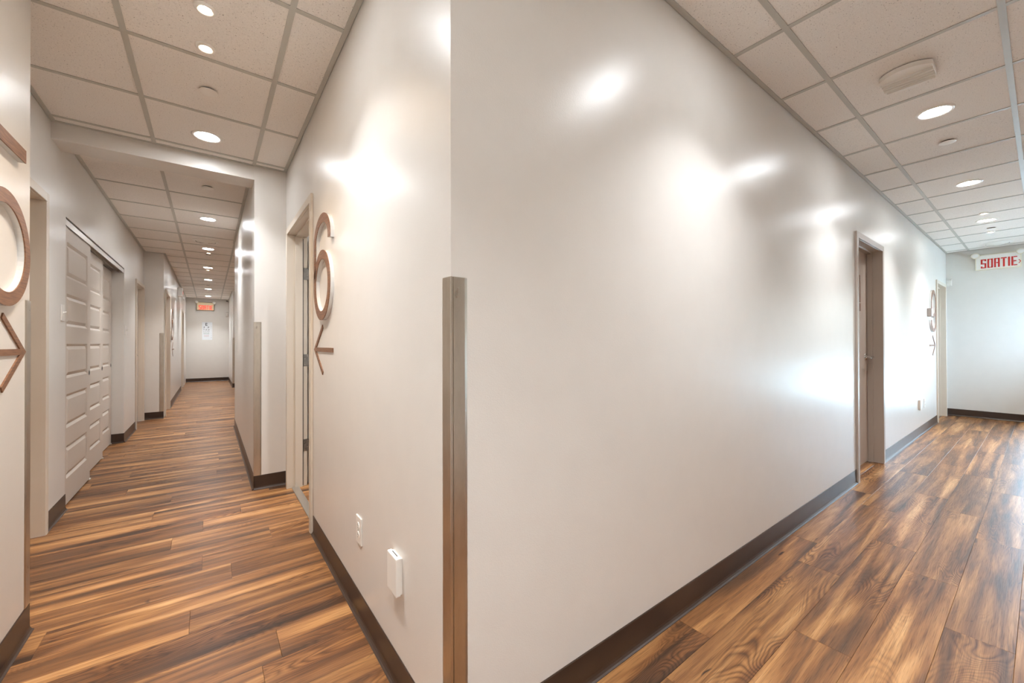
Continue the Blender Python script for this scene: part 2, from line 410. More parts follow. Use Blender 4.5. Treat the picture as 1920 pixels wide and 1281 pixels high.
# ------------------------------------------------------------------ floor of planks
PL, PW, GAP = 1.265, 0.1855, 0.0007
bm = B()
box(bm, -1.8, 1.9, 2.2, 16.3, -0.06, -0.007); box(bm, -0.9, 9.9, -1.2, 2.2, -0.06, -0.007)
fl = obj('floor', bm, M['subfloor']); tag(fl, 'wood plank floor running through both corridors', 'floor', kind='structure')
def plank_mesh():
    bm = B(); hx, hy, c = PL / 2 - GAP / 2, PW / 2 - GAP / 2, 0.0008
    a = [bm.verts.new((sx * hx, sy * hy, -0.006)) for sx, sy in ((-1, -1), (1, -1), (1, 1), (-1, 1))]
    b = [bm.verts.new((sx * hx, sy * hy, -c)) for sx, sy in ((-1, -1), (1, -1), (1, 1), (-1, 1))]
    t = [bm.verts.new((sx * (hx - c), sy * (hy - c), 0)) for sx, sy in ((-1, -1), (1, -1), (1, 1), (-1, 1))]
    for i in range(4):
        j = (i + 1) % 4; bm.faces.new((a[i], a[j], b[j], b[i])); bm.faces.new((b[i], b[j], t[j], t[i]))
    bm.faces.new(t)
    me = bpy.data.meshes.new('plank'); bm.to_mesh(me); bm.free(); me.materials.append(M['floor']); return me
pm = plank_mesh()
KNOWN = {-1: 2.447, 0: 2.90, 1: 3.195, 2: 2.56, 3: 1.606, 8: 0.222, 12: 0.094, 14: 0.308, 16: -0.032, 18: -0.31, 23: 0.055}
n_plank = 0
for k in range(-7, 86):
    y0 = 0.258 + k * PW; yc = y0 + PW / 2
    if y0 > 16.2: break
    j0 = KNOWN.get(k, random.uniform(0, PL))
    if y0 < YR: xa, xb = (-0.60 if yc > 0.0 else 0.15), 9.66
    elif yc < 1.1: xa, xb = -0.62, 9.6
    elif yc < 2.54: xa, xb = -0.62, 0.55
    elif yc < 7.0: xa, xb = -0.99, (0.72 if 2.7 < yc < YJ else 0.55)
    elif yc < 13.4: xa, xb = (-0.95 if yc < 8.5 else -0.75), 0.62
    else: xa, xb = -0.75, 0.55
    i0 = math.floor((xa - j0) / PL)
    i = i0
    while j0 + i * PL < xb:
        o = bpy.data.objects.new('plank', pm); C.objects.link(o); o.parent = fl
        o.location = (j0 + (i + 0.5) * PL, yc, 0); n_plank += 1
        i += 1
print('planks', n_plank)

# ------------------------------------------------------------------ ceiling: tiles on a steel grid
S = 0.6096
bm = B(); box(bm, -1.0, 1.75, YR, 16.3, CEI + 0.06, CEI + 0.11); box(bm, -0.85, 9.78, -1.16, YR, CEI + 0.06, CEI + 0.11)
ce = obj('ceiling', bm, M['plenum']); tag(ce, 'suspended ceiling of speckled square tiles in a grey grid over both corridors', 'ceiling', kind='structure')
GX, GY = -0.322, 2.5688            # a grid crossing in the left corridor
GXR, GYR = 3.3529, 0.1037          # a grid crossing in the right corridor
TW, TH = 0.024, 0.004
def tile(x0, x1, y0, y1):
    g = 0.003
    if x1 - x0 < 0.03 or y1 - y0 < 0.03: return
    bm = B(); hx, hy = (x1 - x0) / 2 - g, (y1 - y0) / 2 - g
    box(bm, -hx, hx, -hy, hy, 0, 0.016)
    o = obj('ceiling_tile', bm, M['tile'], ce); o.location = ((x0 + x1) / 2, (y0 + y1) / 2, CEI + TH + 0.0005)
def tee(name, x0, x1, y0, y1, z=0.0):
    bm = B(); box(bm, x0, x1, y0, y1, CEI + z, CEI + TH); obj(name, bm, M['tee'], ce)
def cuts(lo, hi, g0, step):
    i = math.ceil((lo - g0) / step); out = [lo]
    while g0 + i * step < hi:
        if g0 + i * step > lo + 1e-4: out.append(g0 + i * step)
        i += 1
    return out + [hi]
def grid(xa, xb, ya, yb, gx, gy, along):
    """along: direction of the main runners"""
    xs, ys = cuts(xa, xb, gx, S), cuts(ya, yb, gy, S)
    for p, q in zip(xs, xs[1:]):
        for r, s in zip(ys, ys[1:]): tile(p, q, r, s)
    h = TW / 2
    if along == 'y':
        for x in xs[1:-1]: tee('ceiling_runner', x - h, x + h, ya, yb)
        for p, q in zip(xs, xs[1:]):
            for y in ys[1:-1]: tee('cross_tee', p + h, q - h, y - h, y + h, 0.0006)
    else:
        for y in ys[1:-1]: tee('ceiling_runner', xa, xb, y - h, y + h)
        for r, s in zip(ys, ys[1:]):
            for x in xs[1:-1]: tee('cross_tee', x - h, x + h, r + h, s - h, 0.0006)
grid(XL, XE, YSO, YR, GXR, GYR, 'x')
grid(X5, XL, YSO, GY, GX, GY, 'y')
tile(XS, X5, 2.54, GY)
grid(XS, XL, GY, YJ, GX, GY, 'y')
for p_, q_ in ((XS, GX - TW / 2), (GX + TW / 2, GX + S - TW / 2), (GX + S + TW / 2, XL)): tee('cross_tee', p_, q_, GY - TW / 2, GY + TW / 2, 0.0006)
for x_ in (GX, GX + S): tee('ceiling_runner', x_ - TW / 2, x_ + TW / 2, GY - 0.001, GY + 0.001)
grid(XS, XFR, 4.11, YJ2, GX, GY, 'y')
grid(XJ, 0.505, YJ2, YE, GX, GY, 'y')
grid(XFR, 1.6, 7.05, YJ2, GX, GY, 'y'); grid(0.505, 1.6, YJ2, 13.37, GX, GY, 'y')
aw = 0.022
def angle(x0, x1, y0, y1): 
    bm = B(); box(bm, x0, x1, y0, y1, CEI - 0.0012, CEI + TH - 0.0005)
    obj('wall_angle', bm, M['tee'], ce)
g_ = 0.0025
angle(XL - g_, XE, YR - aw - g_, YR - g_); angle(XE - aw, XE - g_, YSO, YR - aw)
angle(XL - aw - g_, XL - g_, YR, YJ - aw); angle(XFR, XL - g_, YJ - aw, YJ - g_); angle(XS + aw, XFR, YJ - aw + 0.012, YJ + 0.012 - g_)
angle(X5 + g_, X5 + aw + g_, YSO, 2.54); angle(XS + g_, XS + aw + g_, 2.54, YJ + 0.012)
angle(XS + g_, XS + aw + g_, 4.11, YJ2 - aw); angle(XS + g_, XJ, YJ2 - aw, YJ2 - g_); angle(XJ + g_, XJ + aw + g_, YJ2 - aw, YE - aw)
angle(XFR - aw - g_, XFR - g_, 4.11, 7.05); angle(XJ, 0.505, YE - aw, YE - g_); angle(0.505 - aw, 0.505 - g_, 13.37, YE - aw)

# ------------------------------------------------------------------ rubber baseboards with a cove toe
n_base = [0]
def baseboard(name, p, q, n, label, h=0.114, e0=0.0, e1=0.0):
    """from p to q along a wall face whose outward normal is n"""
    p, q, n = Vector(p), Vector(q), Vector(n); d = (q - p).normalized(); p = p - d * e0; q = q + d * e1
    prof = [(0, 0), (0.016, 0), (0.016, 0.0025), (0.010, 0.006), (0.0055, 0.013), (0.0035, 0.022), (0.0035, h - 0.003), (0.002, h), (0, h)]
    bm = B(); A = [bm.verts.new((p.x + n.x * o_, p.y + n.y * o_, z)) for o_, z in prof]; Bv = [bm.verts.new((q.x + n.x * o_, q.y + n.y * o_, z)) for o_, z in prof]
    k = len(prof)
    for i in range(k): bm.faces.new((A[i], A[(i + 1) % k], Bv[(i + 1) % k], Bv[i]))
    bm.faces.new(A); bm.faces.new(Bv)
    o = obj(name, bm, M['base']); return tag(o, label, 'baseboard', kind='structure')
baseboard('baseboard_right', (XL, YR), (D1[0] - 0.05, YR), (0, -1), 'dark base strip along the long right wall before its first door', e0=0.0035)
baseboard('baseboard_right.001', (D1[1] + 0.05, YR), (D2[0] - 0.05, YR), (0, -1), 'dark base strip on the right wall between its two doors')
baseboard('baseboard_right_end', (XE, WIN[1] + 0.05), (XE, YR), (-1, 0), 'dark base strip under the daylit end wall of the right corridor')
baseboard('baseboard_center', (XL, YR), (XL, D6[0] - 0.06), (-1, 0), 'dark base strip under the number 6 wall from guard to door', e0=0.0035)
baseboard('baseboard_jog', (XFR, YJ), (XL, YJ), (0, -1), 'short dark base strip under the narrow wall by the open door', e0=0.0035)
baseboard('baseboard_far_right', (XFR, YJ), (XFR, 7.05), (-1, 0), 'base strip along the right side of the far left corridor', e0=0.0035)
baseboard('baseboard_near_left', (X5, YSO), (X5, 2.54), (1, 0), 'dark base strip at the left edge under the number 5', e1=0.0035)
baseboard('baseboard_left', (XS, DA[1] + 0.055), (XS, SL[0]), (1, 0), 'short dark base strip under the light switch left of the sliding doors')
baseboard('baseboard_left.001', (XS, SL[1]), (XS, DB[0] - 0.055), (1, 0), 'base strip between the sliding doors and the next left door')
baseboard('baseboard_left_return', (XS - T, SL[1]), (XS, SL[1]), (0, -1), 'dark base strip on the side of the sliding door recess')
baseboard('baseboard_far_jog', (XS, YJ2), (XJ, YJ2), (0, -1), 'black base strip under the stepped beige wall face', e1=0.0035)
baseboard('baseboard_far_left', (XJ, DC[1] + 0.05), (XJ, DD[0] - 0.05), (1, 0), 'base strip on the far left wall between its doors')
baseboard('baseboard_far_end', (XJ, YE), (0.505, YE), (0, -1), 'black base strip under the eye chart wall')
baseboard('baseboard_far_return', (0.505, 13.37), (1.6, 13.37), (0, -1), 'black base strip below the farthest corner guard', e0=0.0035)
baseboard('baseboard_far_corner', (0.505, 13.37), (0.505, YE), (-1, 0), 'base strip on the last wall right of the eye chart')

# ------------------------------------------------------------------ doors
def door_frame(root, w, h, depth=T, face=0.05, pr=0.016, stop=0.07, mat='frame'):
    """hollow metal frame; local origin at the left foot of the clear opening on the wall face"""
    m_ = M[mat]
    bm = B(); box(bm, -face, -LN + 0.001, -pr, -0.0005, 0, h + face); box(bm, -LN + 0.001, 0, -pr, depth + pr, 0, h); obj('jamb', bm, m_, root, 0.0015, seg=1)
    bm = B(); box(bm, w + LN - 0.001, w + face, -pr, -0.0005, 0, h + face); box(bm, w, w + LN - 0.001, -pr, depth + pr, 0, h); obj('jamb', bm, m_, root, 0.0015, seg=1)
    bm = B(); box(bm, -LN + 0.001, w + LN - 0.001, -pr, -0.0005, h, h + face); box(bm, -LN + 0.002, w + LN - 0.002, 0, depth + pr, h, h + LN - 0.002); obj('frame_head', bm, m_, root, 0.0015, seg=1)
    if stop:
        bm = B(); t = 0.015
        box(bm, 0, t, stop - 0.04, stop, 0, h - t); box(bm, w - t, w, stop - 0.04, stop, 0, h - t); box(bm, 0, w, stop - 0.04, stop, h - t, h)
        obj('door_stop', bm, m_, root)
def lever(parent, x, z, y, side, mat='chrome'):
    """lever handle whose lever points to side (+1 right, -1 left), on a door face at local depth y"""
    bm = B(); lathe(bm, [(0.0, y - 0.012), (0.024, y - 0.012), (0.030, y - 0.006), (0.031, y), (0.0, y)], 24, x, z, 'y')
    lathe(bm, [(0.0, y - 0.062), (0.011, y - 0.060), (0.011, y - 0.012), (0.0, y - 0.012)], 16, x, z, 'y')
    x1 = x + side * 0.115
    prism(bm, [(min(x, x1) - 0.004, z - 0.011), (max(x, x1), z - 0.009), (max(x, x1) + 0.002, z), (max(x, x1), z + 0.009), (min(x, x1) - 0.004, z + 0.011)], 'y', y - 0.064, y - 0.048)
    return obj('door_handle', bm, M[mat], parent, smooth=35)
def slab(root, w, h, y, th=0.044, gap=0.004, mat='door'):
    return bx('door_leaf', M[mat], root, gap, w - gap, y, y + th, 0.008, h - gap, bevel=0.002, seg=1)
def hinge(parent, x, y, z, mat='hinge', w=0.040, knuckle=+1):
    bm = B(); box(bm, x - w / 2, x + w / 2, y - 0.003, y, z - 0.05, z + 0.05)
    lathe(bm, [(0.0, z - 0.05), (0.0065, z - 0.05), (0.0065, z + 0.05), (0.0, z + 0.05)], 12, x + knuckle * (w / 2 + 0.006), y - 0.004)
    o = obj('hinge', bm, M[mat], parent)
    bm = B()
    for dx, dz in ((-0.010, -0.036), (0.008, -0.013), (-0.010, 0.013), (0.008, 0.036)):
        lathe(bm, [(0.0, y - 0.0042), (0.0035, y - 0.0038), (0.004, y - 0.003)], 8, x + dx, z + dz, 'y')
    obj('hinge_screws', bm, M['chrome'], o)
    return o

# right wall, first door (closed, deep in its frame, with brown plaques)
(l, rz) = on_right(D1[0]); d = thing('door_1', 'closed greige door recessed in its frame halfway down the right wall', 'door', l, rz, kind='structure')
w = D1[1] - D1[0]; door_frame(d, w, D1[2], stop=0.102, mat='shaded')
lf = slab(d, w, D1[2], 0.104, mat='shadeddoor')
lever(lf, w - 0.075, 1.045, 0.104, -1)
pq = bx('door_plaque', M['signwood'], lf, 0.33, 0.585, 0.098, 0.104, 1.575, 1.838, bevel=0.003); tag(pq, 'tall brown wood plaque')
pq = bx('door_plaque', M['signwood'], lf, 0.33, 0.590, 0.098, 0.104, 1.490, 1.566, bevel=0.003); tag(pq, 'small brown wood plaque')
# right wall, second door by the corner
(l, rz) = on_right(D2[0]); d = thing('door_2', 'white framed doorway at the far end of the right wall beside the 9', 'door', l, rz, kind='structure')
w = D2[1] - D2[0]; door_frame(d, w, D2[2], stop=0.09)
lf = slab(d, w, D2[2], 0.092); lever(lf, 0.075, 1.0, 0.092, +1)
# centre wall, open door next to the 6; local x runs towards the camera
(l, rz) = on_centre(D6[1]); d = thing('door_3', 'cream framed open doorway just left of the number 6', 'door', l, rz, kind='structure')
w = D6[1] - D6[0]; door_frame(d, w, D6[2], depth=T - 0.02, stop=0)
bm = B(); st0, st1, t = 0.045, 0.100, 0.014
box(bm, 0, t, st0, st1, 0, D6[2] - t); box(bm, w - t, w, st0, st1, 0, D6[2] - t); box(bm, 0, w, st0, st1, D6[2] - t, D6[2]); obj('door_stop', bm, M['frame'], d)
bm = B(); box(bm, 0.0005, 0.009, st1, st1 + 0.006, 0.01, D6[2] - 0.02); obj('gap_strip', bm, M['black'], d)  # thin dark strip in the gap behind the stop
for z in (0.34, 1.05, 1.775):
    # plates lie on the jamb, which faces local +x: build them turned a quarter
    bm = B(); box(bm, 0.0, 0.003, 0.109, 0.150, z - 0.05, z + 0.05)
    lathe(bm, [(0.0, z - 0.05), (0.0065, z - 0.05), (0.0065, z + 0.05), (0.0, z + 0.05)], 12, 0.005, 0.157)
    hg = obj('hinge', bm, M['hinge'], d)
    bm = B()
    for dy, dz in ((0.118, -0.036), (0.136, -0.013), (0.118, 0.013), (0.136, 0.036)): box(bm, 0.003, 0.0042, dy - 0.003, dy + 0.003, z + dz - 0.003, z + dz + 0.003)
    obj('hinge_screws', bm, M['chrome'], hg)
bm = B(); box(bm, -0.045, -0.001, 0.165, 0.165 + w - 0.008, 0.008, D6[2] - 0.004); lf = obj('door_leaf', bm, M['door'], d, 0.002, seg=1)
bx('threshold_strip', M['track'], d, 0.0, w, 0.02, 0.075, 0.0, 0.006, bevel=0.002, seg=1)
# set-back left wall, first door (near jamb hidden by the wall with the 5)
(l, rz) = on_left(DA[0]); d = thing('door_4', 'cream framed doorway partly hidden behind the number 5 wall', 'door', l, rz, kind='structure')
w = DA[1] - DA[0]; door_frame(d, w, DA[2], stop=0.115, face=0.055)
slab(d, w, DA[2], 0.117); 
# set-back left wall, second door, closed
(l, rz) = on_left(DB[0]); d = thing('door_5', 'closed beige door with lever beyond the sliding doors', 'door', l, rz, kind='structure')
w = DB[1] - DB[0]; door_frame(d, w, DB[2], stop=0.055)
lf = slab(d, w, DB[2], 0.057); lever(lf, 0.075, 1.03, 0.057, +1)
# far left wall doors
(l, rz) = on_left(DC[0], plane=XJ); d = thing('door_6', 'cream framed doorway just past the stepped wall on the far left', 'door', l, rz, kind='structure')
w = DC[1] - DC[0]; door_frame(d, w, DC[2], stop=0.115); slab(d, w, DC[2], 0.117)
(l, rz) = on_left(DD[0], plane=XJ); d = thing('door_7', 'last doorway on the far left wall before the eye chart wall', 'door', l, rz, kind='structure')
w = DD[1] - DD[0]; door_frame(d, w, DD[2], stop=0.07); lf = slab(d, w, DD[2], 0.072); lever(lf, 0.075, 1.02, 0.072, +1)

# ------------------------------------------------------------------ bypass sliding doors
PZ = [(0.200, 0.440), (0.572, 0.820), (0.938, 1.192), (1.322, 1.562), (1.682, 1.942)]
def sliding_leaf(root, w, h, th=0.034):
    """five moulded panels; local x along the door, local y into the wall, front face at y=0"""
    m0, m1 = 0.105, w - 0.105; G1, G2, DP = 0.019, 0.043, 0.011
    bm = B()
    def quad(c): bm.faces.new([bm.verts.new(v) for v in c])
    zs = [0.012] + [z for p_ in PZ for z in p_] + [h]
    quad([(0, 0, zs[0]), (m0, 0, zs[0]), (m0, 0, h), (0, 0, h)]); quad([(m1, 0, zs[0]), (w, 0, zs[0]), (w, 0, h), (m1, 0, h)])
    for i in range(0, len(zs), 2): quad([(m0, 0, zs[i]), (m1, 0, zs[i]), (m1, 0, zs[i + 1]), (m0, 0, zs[i + 1])])
    def ring(za, zb, i0, y0, i1, y1):
        a = [(m0 + i0, y0, za + i0), (m1 - i0, y0, za + i0), (m1 - i0, y0, zb - i0), (m0 + i0, y0, zb - i0)]
        b = [(m0 + i1, y1, za + i1), (m1 - i1, y1, za + i1), (m1 - i1, y1, zb - i1), (m0 + i1, y1, zb - i1)]
        return [[a[k], a[(k + 1) % 4], b[(k + 1) % 4], b[k]] for k in range(4)], b
    for za, zb in PZ:
        for q in ring(za, zb, 0, 0, G1, DP)[0]: quad(q)
    z0 = zs[0]
    quad([(0, 0, z0), (0, 0, h), (0, th, h), (0, th, z0)]); quad([(w, 0, z0), (w, th, z0), (w, th, h), (w, 0, h)])
    quad([(0, 0, h), (w, 0, h), (w, th, h), (0, th, h)]); quad([(0, 0, z0), (0, th, z0), (w, th, z0), (w, 0, z0)]); quad([(0, th, z0), (0, th, h), (w, th, h), (w, th, z0)])
    lf = obj('door_leaf', bm, M['slider'], root)
    for za, zb in PZ:
        bm = B(); qs, b = ring(za, zb, G1, DP, G2, 0.0005)
        for q in qs: quad(q)
        quad(b); obj('raised_panel', bm, M['slider'], root)
    bm = B(); lathe(bm, [(0.0, 0.001), (0.012, 0.001), (0.018, -0.0015), (0.021, -0.002), (0.022, 0.0005)], 24, w - 0.035, 0.94, 'y')
    pu = obj('finger_pull', bm, M['hinge'], root, smooth=40)
    bm = B(); lathe(bm, [(0.0, 0.0002), (0.013, 0.0002), (0.013, -0.0004), (0.0, -0.0004)], 20, w - 0.035, 0.94, 'y'); obj('pull_cup', bm, M['black'], pu)
    bx('floor_guide', M['white'], root, w - 0.02, w + 0.012, -0.006, th + 0.004, 0.0, 0.011, bevel=0.001, seg=1)
lw = 0.835
for i, (y0, x, lab) in enumerate(((4.222, XS - 0.012, 'white five panel sliding door nearest the light switch'), (5.065, XS - 0.060, 'middle white five panel sliding door'), (5.862, XS - 0.108, 'white five panel sliding door farthest from the light switch'))):
    s_ = thing('sliding_door', lab, 'door', (x, y0, 0), R90, kind='structure', group='closet sliding doors')
    sliding_leaf(s_, lw + (0.0 if i else 0), 2.055)
# overhead track
t_ = thing('door_track', 'pale metal overhead track above the white sliding doors', 'track', (XS, SL[0], 0), R90, kind='structure')
ow = SL[1] - SL[0]
bm = B(); box(bm, 0.002, ow - 0.002, 0.002, 0.005, 2.050, 2.090); box(bm, 0.002, ow - 0.002, 0.002, 0.128, 2.090, 2.094); obj('track_fascia', bm, M['track'], t_)
bm = B()
for yy in (0.052, 0.100): box(bm, 0.002, ow - 0.002, yy, yy + 0.003, 2.060, 2.0895)
obj('track_rail', bm, M['track'], t_)

# ------------------------------------------------------------------ metal corner guards
def guard(cx, cy, nA, nB, label, z0=0.114, z1=1.367, w=0.050, t=0.0035, grooved=True):
    nA, nB = Vector(nA), Vector(nB); a, b = -nB, -nA; ch = 0.009
    pts = [a * w + nA * 0.0004, a * (w - ch) + nA * t]
    if grooved: pts += [a * 0.0066 + nA * t, a * 0.0054 + nA * (t - 0.0029), a * 0.0030 + nA * (t - 0.0029), a * 0.0020 + nA * t]
    pts += [nA * t + nB * (t - 0.001), nA * (t - 0.001) + nB * t, b * (w - ch) + nB * t, b * w + nB * 0.0004, b * w, nA * 0.0002 + nB * 0.0002, a * w]
    bm = B(); prism(bm, [(p_.x, p_.y) for p_ in pts], 'z', z0, z1)
    o = obj('corner_guard', bm, M['steel']); o.data.transform(Matrix.Identity(4)); o.location = (cx, cy, 0)
    return tag(o, label, 'corner guard')
guard(XL, YR, (0, -1), (-1, 0), 'tall brushed metal guard on the large corner in the middle', z0=0.0)
guard(XFR, YJ, (0, -1), (-1, 0), 'brushed metal guard on the corner left of the open door by the 6', grooved=False)
guard(X5, 2.54, (1, 0), (0, 1), 'metal guard at the left edge on the corner beside the number 5', grooved=False)
guard(XJ, YJ2, (0, -1), (1, 0), 'metal guard on the stepped beige corner beyond the sliding doors', grooved=False)
guard(0.505, 13.37, (0, -1), (-1, 0), 'small distant metal guard right of the eye chart wall', grooved=False)

# ------------------------------------------------------------------ raised room numbers and arrows
def ell(cx, cz, rx, rz, a0, a1, n): return [(cx + rx * math.cos(math.radians(a0 + (a1 - a0) * i / n)), cz + rz * math.sin(math.radians(a0 + (a1 - a0) * i / n))) for i in range(n + 1)]
SW = 0.050
def six_path():
    p_ = ell(0.2, 0.445, 0.175, 0.122, -8, 180, 26)                      # hook, end to left side
    p_ += [(0.025, 0.36), (0.025, 0.28)]
    p_ += ell(0.2, 0.193, 0.175, 0.171, 180, 522, 46)                    # bowl, all the way round
    return p_
def five_path():
    p_ = [(0.385, 0.597), (0.032, 0.597), (0.032, 0.335)]
    p_ += ell(0.2, 0.207, 0.208, 0.183, 142, -158, 44)
    return p_
def number(path, loc, rz, label, h0, turn=False, face=0.004, back=0.018):
    if turn: path = [(0.4 - x, 0.6 - z) for x, z in path]
    r_ = thing('room_number', label, 'number sign', (loc[0], loc[1], h0), rz)
    bm = B(); ribbon(bm, path, SW - 0.002, -back, 0.0); obj('acrylic_backing', bm, M['acrylic'], r_)
    bm = B(); ribbon(bm, path, SW, -back - face, -back - 0.0002); obj('number_face', bm, M['signwood'], r_)
    return r_
def arrow(loc, rz, z, label, to):
    """thin flush arrow; local x right; to = +1 points right. Shaft 0.45 long, tip at local x = 0"""
    r_ = thing('wall_arrow', label, 'arrow sign', (loc[0], loc[1], z), rz)
    s = -to
    bm = B(); ribbon(bm, [(s * 0.212, 0.134), (s * 0.004, 0), (s * 0.216, -0.134)], 0.024, -0.005, 0.0); obj('arrow_head', bm, M['signwood'], r_)
    bm = B(); ribbon(bm, [(s * 0.030, 0), (s * 0.452, 0)], 0.024, -0.0052, 0.0); obj('arrow_shaft', bm, M['signwood'], r_)
    return r_
# 6: local x grows towards the camera, i.e. world y = 2.634 - x
(l, rz) = on_centre(2.634); number(six_path(), l, rz, 'large raised brown 6 on clear backing next to the open door', 1.322)
(l, rz) = on_centre(2.700); arrow(l, rz, 1.153, 'brown arrow pointing left below the raised 6', -1)
(l, rz) = on_left(2.022, plane=X5); number(five_path(), l, rz, 'large raised brown 5 cut off by the left edge', 1.325)
(l, rz) = on_left(2.466, plane=X5); arrow(l, rz, 1.157, 'brown arrow pointing right below the raised 5', +1)
(l, rz) = on_right(8.02); number(six_path(), l, rz, 'raised 9 seen edge-on near the far end of the right wall', 1.330, turn=True)
(l, rz) = on_right(8.476); arrow(l, rz, 1.146, 'arrow pointing right below the raised 9 on the right wall', +1)
(l, rz) = on_left(9.86, plane=XJ); number(six_path(), l, rz, 'raised number on the far left wall seen edge-on past the doorway', 1.270)
(l, rz) = on_left(10.31, plane=XJ); arrow(l, rz, 1.09, 'brown arrow under the edge-on number on the far left wall', -1)

# ------------------------------------------------------------------ outlets, covers, switches, small wall boxes
def outlet(loc, rz, z, label):
    r_ = thing('wall_outlet', label, 'outlet', (loc[0], loc[1], z), rz)
    bx('cover_plate', M['white'], r_, -0.036, 0.036, -0.006, 0, -0.058, 0.058, bevel=0.002)
    for zz in (-0.020, 0.020):
        bm = B(); lathe(bm, [(0.0, -0.0078), (0.014, -0.0078), (0.0155, -0.006), (0.0, -0.006)], 20, 0, zz, 'y'); so = obj('socket', bm, M['offwhite'], r_)
        bm = B()
        for xx, hh in ((-0.0055, 0.004), (0.0055, 0.005)): box(bm, xx - 0.001, xx + 0.001, -0.0083, -0.0076, zz + 0.001 - hh + 0.002, zz + 0.001 + hh)
        box(bm, -0.002, 0.002, -0.0083, -0.0076, zz - 0.0095, zz - 0.006)
        obj('socket_slots', bm, M['black'], so)
    bm = B(); lathe(bm, [(0.0, -0.0072), (0.003, -0.007), (0.0035, -0.006)], 10, 0, 0, 'y'); obj('plate_screw', bm, M['chrome'], r_)
    return r_
(l, rz) = on_centre(1.788); outlet(l, rz, 0.381, 'white duplex outlet on the number 6 wall above the base strip')
def blank(loc, rz, z, w, h, t, label, mat='white'):
    r_ = thing('cover_box', label, 'wall box', (loc[0], loc[1], z), rz)
    bx('box_cover', M[mat], r_, -w / 2, w / 2, -t, -0.006, -h / 2, h / 2, bevel=0.003)
    bx('box_plate', M[mat], r_, -w / 2 + 0.003, w / 2 - 0.003, -0.0065, 0, -h / 2 + 0.003, h / 2 - 0.003, bevel=0.001, seg=1)
    bm = B(); box(bm, -w / 2 + 0.02, w / 2 - 0.02, -0.012, -0.0095, h / 2 - 0.001, h / 2 + 0.0008); obj('top_slot', bm, M['dark'], r_)
    return r_
(l, rz) = on_centre(1.348); blank(l, rz, 0.400, 0.085, 0.128, 0.023, 'raised blank white cover box nearest the middle corner guard')
(l, rz) = on_right(7.20); blank(l, rz, 0.395, 0.10, 0.128, 0.022, 'raised wall box low on the right wall, first of the two before the 9')
(l, rz) = on_right(7.57); outlet(l, rz, 0.385, 'flat outlet plate low on the right wall under the small wall box')
(l, rz) = on_right(7.90); r_ = thing('wall_sensor', 'small square grey box on the right wall beside the raised 9', 'sensor', (l[0], l[1], 1.60), rz)
bx('sensor_body', M['greyplastic'], r_, -0.06, 0.06, -0.042, 0, -0.056, 0.056, bevel=0.006); bx('sensor_front', M['white'], r_, -0.05, 0.05, -0.046, -0.0415, -0.046, 0.046, bevel=0.002, seg=1)
def switch(loc, rz, z, label):
    r_ = thing('light_switch', label, 'switch', (loc[0], loc[1], z), rz)
    bx('switch_plate', M['white'], r_, -0.036, 0.036, -0.006, 0, -0.058, 0.058, bevel=0.002)
    bx('toggle_surround', M['offwhite'], r_, -0.006, 0.006, -0.0075, -0.0058, -0.013, 0.013)
    bm = B(); prism(bm, [(-0.006, -0.005), (-0.006, 0.005), (-0.022, 0.011), (-0.023, 0.004)], 'x', -0.004, 0.004); obj('toggle', bm, M['white'], r_)
    return r_
(l, rz) = on_left(4.146); switch(l, rz, 1.409, 'white toggle switch on the left wall in front of the sliding doors')
(l, rz) = on_left(6.80); switch(l, rz, 1.36, 'small white switch on the left wall just past the sliding doors')
# motion sensors
def motion(loc, rz, label):
    r_ = thing('motion_sensor', label, 'sensor', loc, rz)
    bm = B(); prism(bm, [(0, -0.06), (0, 0.06), (-0.030, 0.056), (-0.044, 0.030), (-0.040, -0.052), (-0.02, -0.06)], 'x', -0.030, 0.030); obj('sensor_body', bm, M['white'], r_, 0.004)
    bm = B(); prism(bm, [(-0.040, -0.04), (-0.042, 0.006), (-0.048, -0.002), (-0.048, -0.034)], 'x', -0.022, 0.022); obj('sensor_lens', bm, M['offwhite'], r_, 0.002, seg=1)
motion((XE, 0.928, 2.160), -R90, 'white motion sensor in the corner beside the right exit sign')
motion((0.452, YE, 2.15), 0.0, 'white motion sensor in the corner right of the eye chart')
# security camera in the far ceiling corner
r_ = thing('security_camera', 'small dark security camera in the far ceiling corner right of the distant exit sign', 'camera', (0.455, YE - 0.07, CEI - 0.0012))
bm = B(); lathe(bm, [(0.0, -0.030), (0.034, -0.030), (0.040, -0.020), (0.042, 0.0), (0.0, 0.0)], 24); obj('camera_base', bm, M['white'], r_, smooth=40)
bm = B(); lathe(bm, [(0.0, -0.060), (0.014, -0.057), (0.026, -0.046), (0.031, -0.030), (0.0, -0.030)], 24); obj('camera_dome', bm, M['black'], r_, smooth=60)

